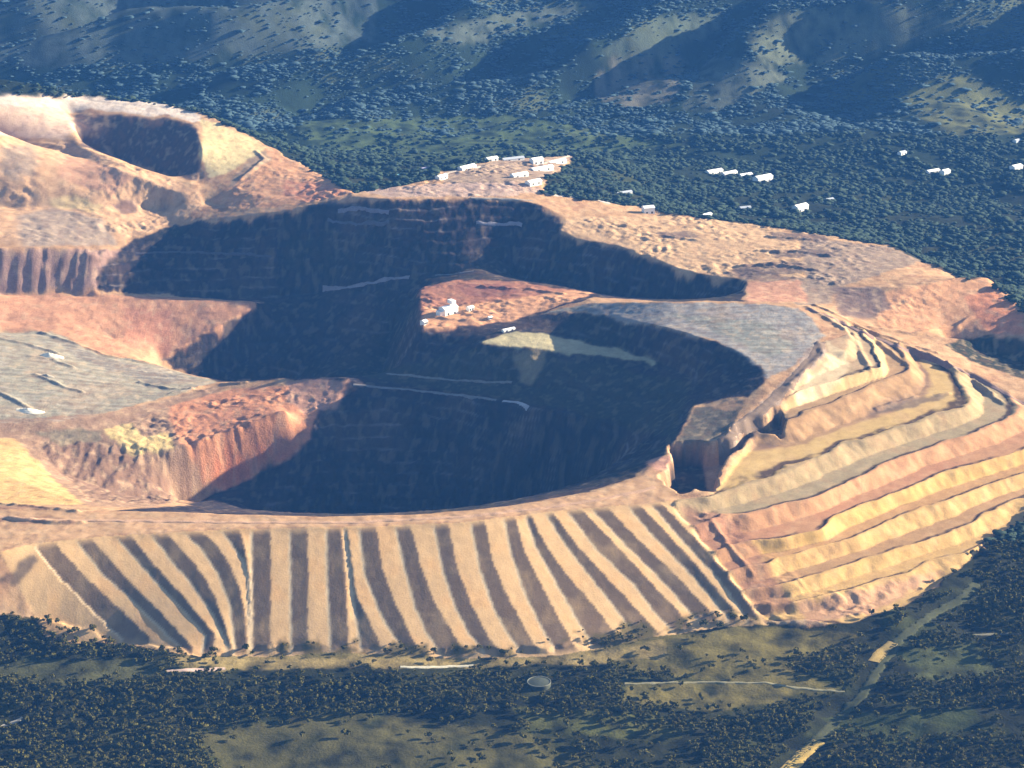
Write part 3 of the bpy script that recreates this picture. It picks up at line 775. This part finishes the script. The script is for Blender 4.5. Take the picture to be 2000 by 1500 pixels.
track('haul_road', [(1575,602),(1620,618),(1680,648),(1740,672),(1800,696),(1860,716),(1930,750),(2010,795)], 13, (170,140,128))
track('haul_ramp', [(1402,872),(1430,850),(1458,828),(1490,800),(1525,765),(1560,728),(1592,695),(1604,668)], 24, (160,138,120), k=.5)
track('skyline_road', [(1715,472),(1735,480),(1760,496),(1778,504)], 13, (225,205,170))
track('crest_road', [(-40,1008),(120,1016),(300,1018),(500,1021),(700,1020),(900,1010),(1050,994),(1180,975),(1280,952)], 12, (226,184,150))
print('tracks laid', round(time.time() - T0, 1))

# ------------------------------------------------------------------ buildings
def plain(name, rgb, k=1.0, rough=.6, spec=.2, var=.15, scale=.4):
    m, nt, b = new_mat(name, rough, spec)
    tc, n, mr, mul = nd(nt, 'ShaderNodeTexCoord'), nd(nt, 'ShaderNodeTexNoise'), nd(nt, 'ShaderNodeMapRange'), nd(nt, 'ShaderNodeVectorMath', operation='SCALE')
    n.inputs['Scale'].default_value = scale; n.inputs['Detail'].default_value = 5
    nt.links.new(tc.outputs['Object'], n.inputs['Vector'])
    mr.inputs['To Min'].default_value, mr.inputs['To Max'].default_value = 1 - var, 1 + var
    nt.links.new(n.outputs['Fac'], mr.inputs['Value'])
    rgbn = nd(nt, 'ShaderNodeRGB'); rgbn.outputs[0].default_value = (*(lin(rgb) * k), 1)
    nt.links.new(rgbn.outputs[0], mul.inputs[0]); nt.links.new(mr.outputs[0], mul.inputs['Scale'])
    nt.links.new(mul.outputs[0], b.inputs['Base Color'])
    return m
M_WHITE = plain('white_sheet_wall', (232,232,228), .95)
M_ROOF = plain('pale_sheet_roof', (240,240,238), .95)
M_GREYROOF = plain('grey_sheet_roof', (190,196,205), .8)
M_LILAC = plain('lilac_sheet_roof', (186,180,214), .75)
M_TEAL = plain('turquoise_sheet_roof', (130,190,200), .7)
M_DOOR = plain('dark_door', (70,74,80), .8)
M_STEEL = plain('dull_steel', (120,122,122), .7)
M_TANK = plain('weathered_tank', (100,108,92), .4)
def box(bm, x0, x1, y0, y1, z0, z1):
    v = [bm.verts.new(p) for p in ((x0,y0,z0),(x1,y0,z0),(x1,y1,z0),(x0,y1,z0),(x0,y0,z1),(x1,y0,z1),(x1,y1,z1),(x0,y1,z1))]
    for f in ((3,2,1,0),(4,5,6,7),(0,1,5,4),(1,2,6,5),(2,3,7,6),(3,0,4,7)): bm.faces.new([v[i] for i in f])
def gable_walls(w, d, h, g):
    bm = bmesh.new()
    a = [bm.verts.new(p) for p in ((-w,-d,-3),(w,-d,-3),(w,d,-3),(-w,d,-3),(-w,-d,h),(w,-d,h),(w,d,h),(-w,d,h),(-w,0,h+g),(w,0,h+g))]
    for f in ((0,1,5,4),(2,3,7,6),(1,2,6,9,5),(3,0,4,8,7),(3,2,1,0)): bm.faces.new([a[i] for i in f])
    return bm
def gable_roof(w, d, h, g):
    bm = bmesh.new()
    e, t = .8, .35
    k = g / d
    prof = [(-d - e, h - k * e), (0, h + g), (d + e, h - k * e)]
    rows = []
    for x in (-w - e, w + e):
        rows.append([bm.verts.new((x, y, z + .02)) for y, z in prof] + [bm.verts.new((x, y, z + t)) for y, z in prof[::-1]])
    a, b = rows
    n = 6
    for i in range(n):
        j = (i + 1) % n
        bm.faces.new((a[i], a[j], b[j], b[i]))
    bm.faces.new(a[::-1]); bm.faces.new(b)
    return bm
def shed(label, cat, px, size, rz=0, roof=None, group=None, name='shed', wall=None):
    p = hit([px])[0]
    w, d, h = size[0] * .52, size[1] * .42, size[2] * .66
    p[1] += d * .4
    t = thing(name, label, cat, (p[0], p[1], zat(p[0], p[1])), rz + .55, group)
    g = d * .40
    obj('wall', gable_walls(w, d, h, g), t, wall or M_WHITE)
    r = obj('roof', gable_roof(w, d, h, g), t, roof or M_ROOF)
    for f in (-.3, .3):
        bm = bmesh.new(); box(bm, w * 2 * f * .8 - 2.2, w * 2 * f * .8 + 2.2, -d - .12, -d + .1, 0, min(4.5, h * .7)); obj('door', bm, t, M_DOOR)
    bm = bmesh.new(); box(bm, w - .1, w + .12, -2.5, 2.5, 0, min(5, h * .75)); obj('door', bm, t, M_DOOR)
    return t
G1 = 'white sheds in a row on the plain behind the pit'
shed('long white shed at the far left end of the row of four', 'shed', (1395,339), (44,20,11), .05, group=G1)
shed('white shed second from the left in the row of four', 'shed', (1424,343), (42,20,11), .1, group=G1)
shed('smaller white shed third along the row, beside the tallest one', 'shed', (1456,346), (34,18,10), .0, group=G1)
shed('tallest and brightest white shed at the right end of the row of four', 'shed', (1490,354), (48,26,18), .08, group=G1)
shed('low white shed attached side by side to a taller white block on the dark plain', 'shed', (1822,338), (36,18,10), .0)
shed('tall square white block beside the low white shed on the dark plain', 'building', (1846,342), (22,20,18), .1, name='white_block')
shed('lone white building near the far right edge of the dark plain', 'building', (1985,332), (30,22,16), .1, name='white_house')
shed('bright white house by itself among trees behind the orange plateau', 'house', (1563,412), (36,24,18), .15, name='white_house')
shed('dull white barn left of the bright white house', 'barn', (1455,410), (26,16,8), -.2, roof=M_GREYROOF, name='barn')
shed('small white hut at the edge of the orange plateau', 'hut', (1380,423), (24,14,8), .2, name='hut')
shed('faint grey roofed barn right of the bright white house', 'barn', (1620,392), (20,14,6), .0, roof=M_GREYROOF, name='barn')
shed('faint pale house far off below the hills, above the pair of white blocks', 'house', (1762,302), (22,16,9), .2, roof=M_GREYROOF, name='farmhouse')
shed('pale long barn at the foot of the green hill, far right', 'barn', (1992,277), (40,16,8), .1, roof=M_GREYROOF, name='barn')
G2 = 'plant buildings behind the rear pit wall'
shed('cream roofed plant shed at the left edge of the bare yard', 'shed', (862,349), (26,18,9), .3, group=G2)
shed('long white plant shed at the top left of the yard', 'shed', (912,330), (44,20,9), .25, group=G2)
shed('short white shed at the rear of the plant yard', 'shed', (960,314), (28,18,9), .05, group=G2)
shed('long grey roofed shed at the back of the plant yard', 'shed', (1002,313), (52,18,7), -.1, roof=M_GREYROOF, group=G2)
shed('tall white plant building with square front at the rear right of the yard', 'building', (1048,320), (28,22,16), .0, group=G2, name='plant_building')
shed('long cream shed running right from the tall plant building', 'shed', (1088,319), (48,16,9), .1, group=G2)
shed('longest white shed, across the middle right of the yard', 'shed', (1058,333), (58,20,10), .1, group=G2)
shed('white shed in the centre of the plant yard', 'shed', (1014,345), (40,20,9), .08, group=G2)
shed('cream shed nearest the pit in the plant yard', 'shed', (1042,361), (34,22,10), .15, group=G2)
shed('lilac roofed shed left of the plant yard', 'shed', (836,332), (34,16,7), .05, roof=M_LILAC, group=G2)
shed('small turquoise roofed shed below the lilac roofed one', 'shed', (782,345), (22,14,7), .4, roof=M_TEAL, group=G2)
shed('square bright white tower block at the end of the pale haul road', 'building', (1266,416), (24,22,20), -.25, name='crusher_house')
shed('faint grey shed in trees above the haul road', 'shed', (1218,379), (40,14,6), .0, roof=M_GREYROOF)
# works on the mesa in the middle of the pit
t = shed('large bright white processing hall on the orange mesa inside the pit', 'building', (876,613), (32,26,20), .1, name='processing_hall')
bm = bmesh.new(); box(bm, 3, 13, -8, 8, 20, 27); obj('roof_house', bm, t, M_WHITE)
bm = bmesh.new(); box(bm, -26, -16.3, -8, 8, -2, 9); obj('side_annex', bm, t, M_WHITE)
shed('small white cube shed right of the processing hall on the mesa', 'shed', (918,606), (13,12,10), .2)
shed('tiny white hut on the front brink of the mesa', 'hut', (957,623), (8,8,6), .1)
shed('low flat white shed on the ledge below the mesa', 'shed', (993,646), (26,10,6), .05)
shed('white hut on the left cliff edge of the mesa', 'hut', (828,634), (10,14,9), .3)
# round tank on the wooded flat below the dam
p = hit([(1053,1345)])[0]
t = thing('round_tank', 'round grey green tank with a pale rim among the scrub below the ribbed slope', 'tank', (p[0], p[1] + 8, zat(p[0], p[1] + 8)))
def ring(bm, prof, n=40):
    rows = [[bm.verts.new((r * math.cos(2 * math.pi * i / n), r * math.sin(2 * math.pi * i / n), z)) for i in range(n)] for r, z in prof]
    for a, b in zip(rows[:-1], rows[1:]):
        for i in range(n): bm.faces.new((a[i], a[(i + 1) % n], b[(i + 1) % n], b[i]))
    return rows
bm = bmesh.new(); ring(bm, [(17,-3),(17,7.5)]); obj('wall', bm, t, M_TANK)
bm = bmesh.new(); r = ring(bm, [(17.5,7.0),(17.5,8.1),(16.4,8.1),(16.4,7.2)]); obj('rim', bm, t, plain('tank_rim', (150,152,136), .5))
bm = bmesh.new(); r = ring(bm, [(16.3,7.3),(8,8.6),(.5,9.2)]); bm.faces.new(r[-1]); obj('roof', bm, t, M_TANK)
# stockpiles on the grey bench
def heap(label, px, a, b, h, rz, mat, seed):
    p = hit([px])[0]
    N = 28
    V, F = [], []
    for i in range(N + 1):
        for j in range(N):
            r, th = i / N, 2 * math.pi * j / N
            k = 1 + .22 * noise(np.array([math.cos(th) * 1.5 + seed]), np.array([math.sin(th) * 1.5]), seed)[0]
            x, y = a * r * k * math.cos(th), b * r * k * math.sin(th)
            z = h * (1 - r) * (1 + .2 * noise(np.array([x / 6 + seed]), np.array([y / 6]), seed + 3)[0]) if i else h
            V.append((x, y, z - (2 if i == N else 0)))
    for i in range(N):
        for j in range(N): F.append((i * N + j, (i + 1) * N + j, (i + 1) * N + (j + 1) % N, i * N + (j + 1) % N))
    me = mesh_np('stockpile', np.array(V), np.array(F), mat)
    o = bpy.data.objects.new('stockpile', me); C.objects.link(o)
    o.location = (p[0], p[1], zat(p[0], p[1]) - .5); o.rotation_euler = (0, 0, rz)
    tag(o, label, 'stockpile')
M_PALE = earth('pale_stockpile', flat=tuple(lin((250,240,215)) * .8), s1=.1, s2=.6, amt=.2, bump=.5)
heap('long pale ore stockpile at the rear of the grey bench', (95,697), 30, 13, 9, -.15, M_PALE, 3)
heap('low pale heap at the front left of the grey bench', (52,802), 36, 14, 6, -.2, M_PALE, 9)
heap('grey ore heap between the two pale stockpiles', (90,735), 20, 9, 5, -.4, earth('grey_stockpile', flat=tuple(lin((190,180,160)) * .6), s1=.1, s2=.6, amt=.2, bump=.5), 14)
print('works built', round(time.time() - T0, 1))

# ------------------------------------------------------------------ trees
def leafy(name, rgb, k):
    m, nt, b = new_mat(name, .9, .05)
    geo = nd(nt, 'ShaderNodeNewGeometry')
    info = nd(nt, 'ShaderNodeObjectInfo')
    tc, n = nd(nt, 'ShaderNodeTexCoord'), nd(nt, 'ShaderNodeTexNoise')
    n.inputs['Scale'].default_value = .02
    nt.links.new(geo.outputs['Position'], n.inputs['Vector'])
    add = nd(nt, 'ShaderNodeMath', operation='ADD'); nt.links.new(geo.outputs['Random Per Island'], add.inputs[0]); nt.links.new(n.outputs['Fac'], add.inputs[1])
    add2 = nd(nt, 'ShaderNodeMath', operation='ADD'); nt.links.new(add.outputs[0], add2.inputs[0]); nt.links.new(info.outputs['Random'], add2.inputs[1])
    mr = nd(nt, 'ShaderNodeMapRange'); mr.inputs['From Max'].default_value = 2.5
    nt.links.new(add2.outputs[0], mr.inputs['Value'])
    cr = nd(nt, 'ShaderNodeValToRGB')
    c = lin(rgb) * k
    cr.color_ramp.elements[0].color = (*(c * np.array([.6, .66, .7])), 1)
    cr.color_ramp.elements[1].color = (*(c * np.array([1.5, 1.4, 1.2])), 1)
    nt.links.new(mr.outputs[0], cr.inputs[0]); nt.links.new(cr.outputs[0], b.inputs['Base Color'])
    return m
M_LEAF = leafy('scrub_leaves', (92, 90, 48), .66)
M_LEAF_FAR = leafy('forest_leaves', (58, 76, 66), .5)
M_LEAF_HILL = leafy('hazed_hill_leaves', (68, 92, 104), .5)  # leaf colour blued to carry some of the distance haze
M_BARK = plain('grey_bark', (96, 86, 74), .6)
def crown_np(seed, nleaf, h, rad):
    r = np.random.default_rng(seed)
    K = 8
    cl = np.stack([r.normal(0, .42, K) * rad, r.normal(0, .42, K) * rad, h * (.48 + .4 * r.random(K))], -1)
    cr = rad * (.38 + .22 * r.random(K))
    k = r.integers(0, K, nleaf)
    d = r.normal(size=(nleaf, 3)); d /= np.linalg.norm(d, axis=1)[:, None]
    d[:, 2] = np.where(d[:, 2] < -.4, -d[:, 2], d[:, 2])
    c = cl[k] + d * cr[k, None] * (.65 + .45 * r.random((nleaf, 1)))
    nrm_ = d + r.normal(0, .55, (nleaf, 3)); nrm_ /= np.linalg.norm(nrm_, axis=1)[:, None]
    a = np.cross(nrm_, r.normal(size=(nleaf, 3))); a /= np.linalg.norm(a, axis=1)[:, None]
    b = np.cross(nrm_, a)
    s = rad * (.20 + .16 * r.random((nleaf, 1)))
    V = np.stack([c - a * s - b * s * .7, c + a * s - b * s * .7, c + a * s * .8 + b * s * .8, c - a * s * .8 + b * s * .8], 1).reshape(-1, 3)
    return V, np.arange(nleaf * 4).reshape(-1, 4)
def trunk_np(h, rad, seed):
    r = np.random.default_rng(seed)
    V, F = [], []
    def limb(p0, p1, r0, r1):
        base = len(V)
        for p, q in ((p0, r0), (p1, r1)):
            for i in range(5): V.append((p[0] + q * math.cos(i * 1.2566), p[1] + q * math.sin(i * 1.2566), p[2]))
        for i in range(5): F.append((base + i, base + (i + 1) % 5, base + 5 + (i + 1) % 5, base + 5 + i))
    limb((0, 0, -1), (.2, .1, h * .45), .32, .22); limb((.2, .1, h * .45), (.1, -.2, h * .8), .22, .08)
    for i in range(3):
        t_ = r.random() * 6.28
        limb((.2, .1, h * (.35 + .1 * i)), (math.cos(t_) * rad * .6, math.sin(t_) * rad * .6, h * (.55 + .1 * i)), .14, .05)
    return np.array(V), np.array(F)
# where the trees stand: woods and scattered trees, never on bare mine ground
dens_near = np.clip(.35 + 1.0 * n1 + .7 * n3 + .4 * n2, 0.06, 1) * (1 - .88 * GRASS)
DARK = np.zeros_like(Z)
for pg in (((-100,1200),(0,1200),(100,1222),(240,1262),(355,1285),(330,1300),(150,1285),(-100,1290)),
           ((0,1330),(600,1330),(1000,1310),(1200,1330),(1180,1400),(700,1395),(400,1420),(250,1500),(-100,1500)),
           ((1535,1280),(1640,1262),(1700,1262),(1640,1300),(1540,1302)),
           ((1930,1090),(2100,1050),(2100,1240),(1850,1220),(1800,1230),(1760,1215),(1870,1150)),
           ((1620,1400),(1700,1385),(1640,1440),(1570,1510),(1660,1510),(1760,1450)),
           ((1750,1330),(2100,1300),(2100,1380),(1800,1390)), ((1150,1395),(1560,1400),(1500,1450),(1200,1430)), ((1660,1440),(2100,1430),(2100,1520),(1640,1520))):
    DARK = np.maximum(DARK, area(*pg, soft=4))
dens_near = np.clip(np.maximum(dens_near, DARK * .62) * wild, 0, 1)
dens_near = np.where(minearea > .2, toe_v * sm(n2 + .5 * n1, 0, .4) * .7, dens_near)
FC = np.clip(sum(FARCLEAR), 0, 1)
dens_far = (1 - .8 * FC) * np.clip(.70 + 1.3 * n1 + .7 * n3 + .6 * n2, .05, 1) * wild
grp = lambda a, x, y: a[np.rint(row_of(y)).astype(int), np.rint(col_of(x)).astype(int)]
TR = hit([(1905,1140),(1880,1170),(1820,1200),(1760,1245),(1720,1300),(1690,1350),(1650,1392),(1600,1440),(1560,1475),(1525,1515)])[:, :2]
OTHER = [hit(dens2(q, 20, False))[:, :2] for q in ([(1220,1336),(1410,1333),(1560,1345),(1650,1352)], [(782,1303),(925,1300)], [(325,1312),(440,1307)], [(-60,1440),(45,1403)], [(1053,1345),(1054,1340)])]
def clear_of(x, y):
    dmin = np.full(len(x), 1e9)
    for q, w in [(TR, 17)] + [(o, 9) for o in OTHER[:4]] + [(OTHER[4], 26)]:
        for a, b in zip(q[:-1], q[1:]):
            ab = b - a
            t_ = np.clip(((x - a[0]) * ab[0] + (y - a[1]) * ab[1]) / (ab @ ab + 1e-6), 0, 1)
            dmin = np.minimum(dmin, np.hypot(x - a[0] - t_ * ab[0], y - a[1] - t_ * ab[1]) - w)
    return dmin > 0
def scatter(x0, x1, y0, y1, cell, dens, seed):
    r = np.random.default_rng(seed)
    xs, ys = np.meshgrid(np.arange(x0, x1, cell), np.arange(y0, y1, cell))
    xs = (xs + r.random(xs.shape) * cell).ravel(); ys = (ys + r.random(ys.shape) * cell).ravel()
    ok = r.random(len(xs)) < grp(dens, xs, ys)
    half = np.abs(xs) < (ys * .2126 + 330)
    ok &= half
    return xs[ok], ys[ok]
near_x, near_y = scatter(-1250, 1250, 2320, 3660, 8.2, dens_near, 5)
k_ = clear_of(near_x, near_y); near_x, near_y = near_x[k_], near_y[k_]
near_z = zat(near_x, near_y)
rr = np.random.default_rng(9)
near_s = .48 + .62 * rr.random(len(near_x)) ** 1.5
near_s *= np.where(grp(minearea, near_x, near_y) > .2, .55, 1)
def project(x, y, z):
    dz = z - CAM_H
    fwd, up = y * CP - dz * SP, y * SP + dz * CP
    return 1000 + FPX * x / fwd, 750 - FPX * up / fwd, fwd
pu, pv, pd = project(near_x, near_y, near_z)
seen = (pu > 15) & (pu < 1985) & (pv > 1200) & (pv < 1475)
size_px = near_s * 8 / pd
order = np.argsort(-np.where(seen, size_px, 0))
pick = order[:290]
rest = np.ones(len(near_x), bool); rest[pick] = False
variants = []
for i in range(6):
    V, F = crown_np(100 + i, 230, 9.5, 4.3)
    cm = mesh_np('crown', V, F, M_LEAF)
    tv, tf = trunk_np(9.5, 4.3, 200 + i)
    tm = mesh_np('trunk', tv, tf, M_BARK)
    variants.append((cm, tm))
rot = rr.random(len(near_x)) * 6.283
TG = 'scrub trees on the flat below the mine'
for n_, i in enumerate(pick):
    cm, tm = variants[n_ % 6]
    t = thing('scrub_tree', 'dark green bushy tree standing in the scrub below the ribbed mine slope', 'tree', (near_x[i], near_y[i], near_z[i]), rot[i], TG)
    t.scale = (near_s[i],) * 3
    obj('trunk', tm, t); obj('crown', cm, t)
def forest(name, xs, ys, zs, ss, rs, protos, mats, chunk=None):
    VV, FF, MI, off = [], [], [], 0
    kind = np.arange(len(xs)) % len(protos)
    for k, (V, F) in enumerate(protos):
        m = kind == k
        c, s = np.cos(rs[m]), np.sin(rs[m])
        X = (V[None, :, 0] * c[:, None] - V[None, :, 1] * s[:, None]) * ss[m][:, None] + xs[m][:, None]
        Y = (V[None, :, 0] * s[:, None] + V[None, :, 1] * c[:, None]) * ss[m][:, None] + ys[m][:, None]
        Zz = V[None, :, 2] * ss[m][:, None] + zs[m][:, None]
        VV.append(np.stack([X, Y, Zz], -1).reshape(-1, 3))
        FF.append((F[None] + (np.arange(m.sum()) * len(V))[:, None, None]).reshape(-1, F.shape[1]) + off)
        off += m.sum() * len(V)
    me = mesh_np(name, np.concatenate(VV), np.concatenate(FF), mats, FF[0].shape[1])
    o = bpy.data.objects.new(name, me); C.objects.link(o); o['kind'] = 'stuff'
    return o
low = [crown_np(300 + i, 90, 9.5, 4.5) for i in range(8)]
forest('scrub_woodland', near_x[rest], near_y[rest], near_z[rest], near_s[rest], rot[rest], low, M_LEAF)
def blob(seed):
    bm = bmesh.new(); bmesh.ops.create_icosphere(bm, subdivisions=2, radius=1)
    r = np.random.default_rng(seed)
    V = np.array([v.co[:] for v in bm.verts]); F = np.array([[v.index for v in f.verts] for f in bm.faces]); bm.free()
    V = V * (1 + .28 * r.normal(size=(len(V), 1)))
    return V * np.array([5.2, 5.2, 4.2]) + np.array([0, 0, 4.6]), F
blobs = [blob(400 + i) for i in range(6)]
flat_blobs = [(V * np.array([1.3, 1.3, .42]), F) for V, F in blobs]
low_blobs = [(V * np.array([1.2, 1.2, .58]), F) for V, F in blobs]
mid = [scatter(-1500, 1700, 3660, 6350, 9.5, dens_far, 15)]
fx = np.concatenate([m[0] for m in mid]); fy = np.concatenate([m[1] for m in mid])
r2 = np.random.default_rng(21)
forest('valley_woodland', fx, fy, zat(fx, fy), np.clip(.8 * np.exp(.38 * r2.normal(size=len(fx))), .35, 2.0), r2.random(len(fx)) * 6.28, low_blobs, M_LEAF_FAR)
fx2, fy2 = scatter(-2100, 2100, 6350, 8300, 9.0, dens_far, 16)
forest('hill_forest', fx2, fy2, zat(fx2, fy2), np.clip(.72 * np.exp(.45 * r2.normal(size=len(fx2))), .4, 2.4), r2.random(len(fx2)) * 6.28, flat_blobs, M_LEAF_HILL)
print('trees', len(pick), rest.sum(), len(fx), len(fx2), round(time.time() - T0, 1))

# ------------------------------------------------------------------ the air
def make_haze():
    bm = bmesh.new()
    bmesh.ops.create_cube(bm, size=1)
    zlo, zhi = float(Z.min()) - 1.0, max(CAM_H, float(Z.max())) + 30
    for v in bm.verts:
        v.co.x *= 9000; v.co.y = v.co.y * 14500 + 6900; v.co.z = zlo if v.co.z < 0 else zhi
    me = bpy.data.meshes.new('haze'); bm.to_mesh(me); bm.free()
    o = bpy.data.objects.new('haze', me); C.objects.link(o); o['kind'] = 'stuff'
    m = bpy.data.materials.new('hazy_air'); m.use_nodes = True
    nt = m.node_tree
    nt.nodes.remove(nt.nodes['Principled BSDF'])
    pv = nt.nodes.new('ShaderNodeVolumePrincipled')
    pv.inputs['Color'].default_value = (.09, .33, 1, 1)
    pv.inputs['Density'].default_value = HAZE
    pv.inputs['Anisotropy'].default_value = 0.0
    nt.links.new(pv.outputs[0], nt.nodes['Material Output'].inputs['Volume'])
    me.materials.append(m)
HAZE = 1.9e-5
make_haze()
print('scene built', round(time.time() - T0, 1))
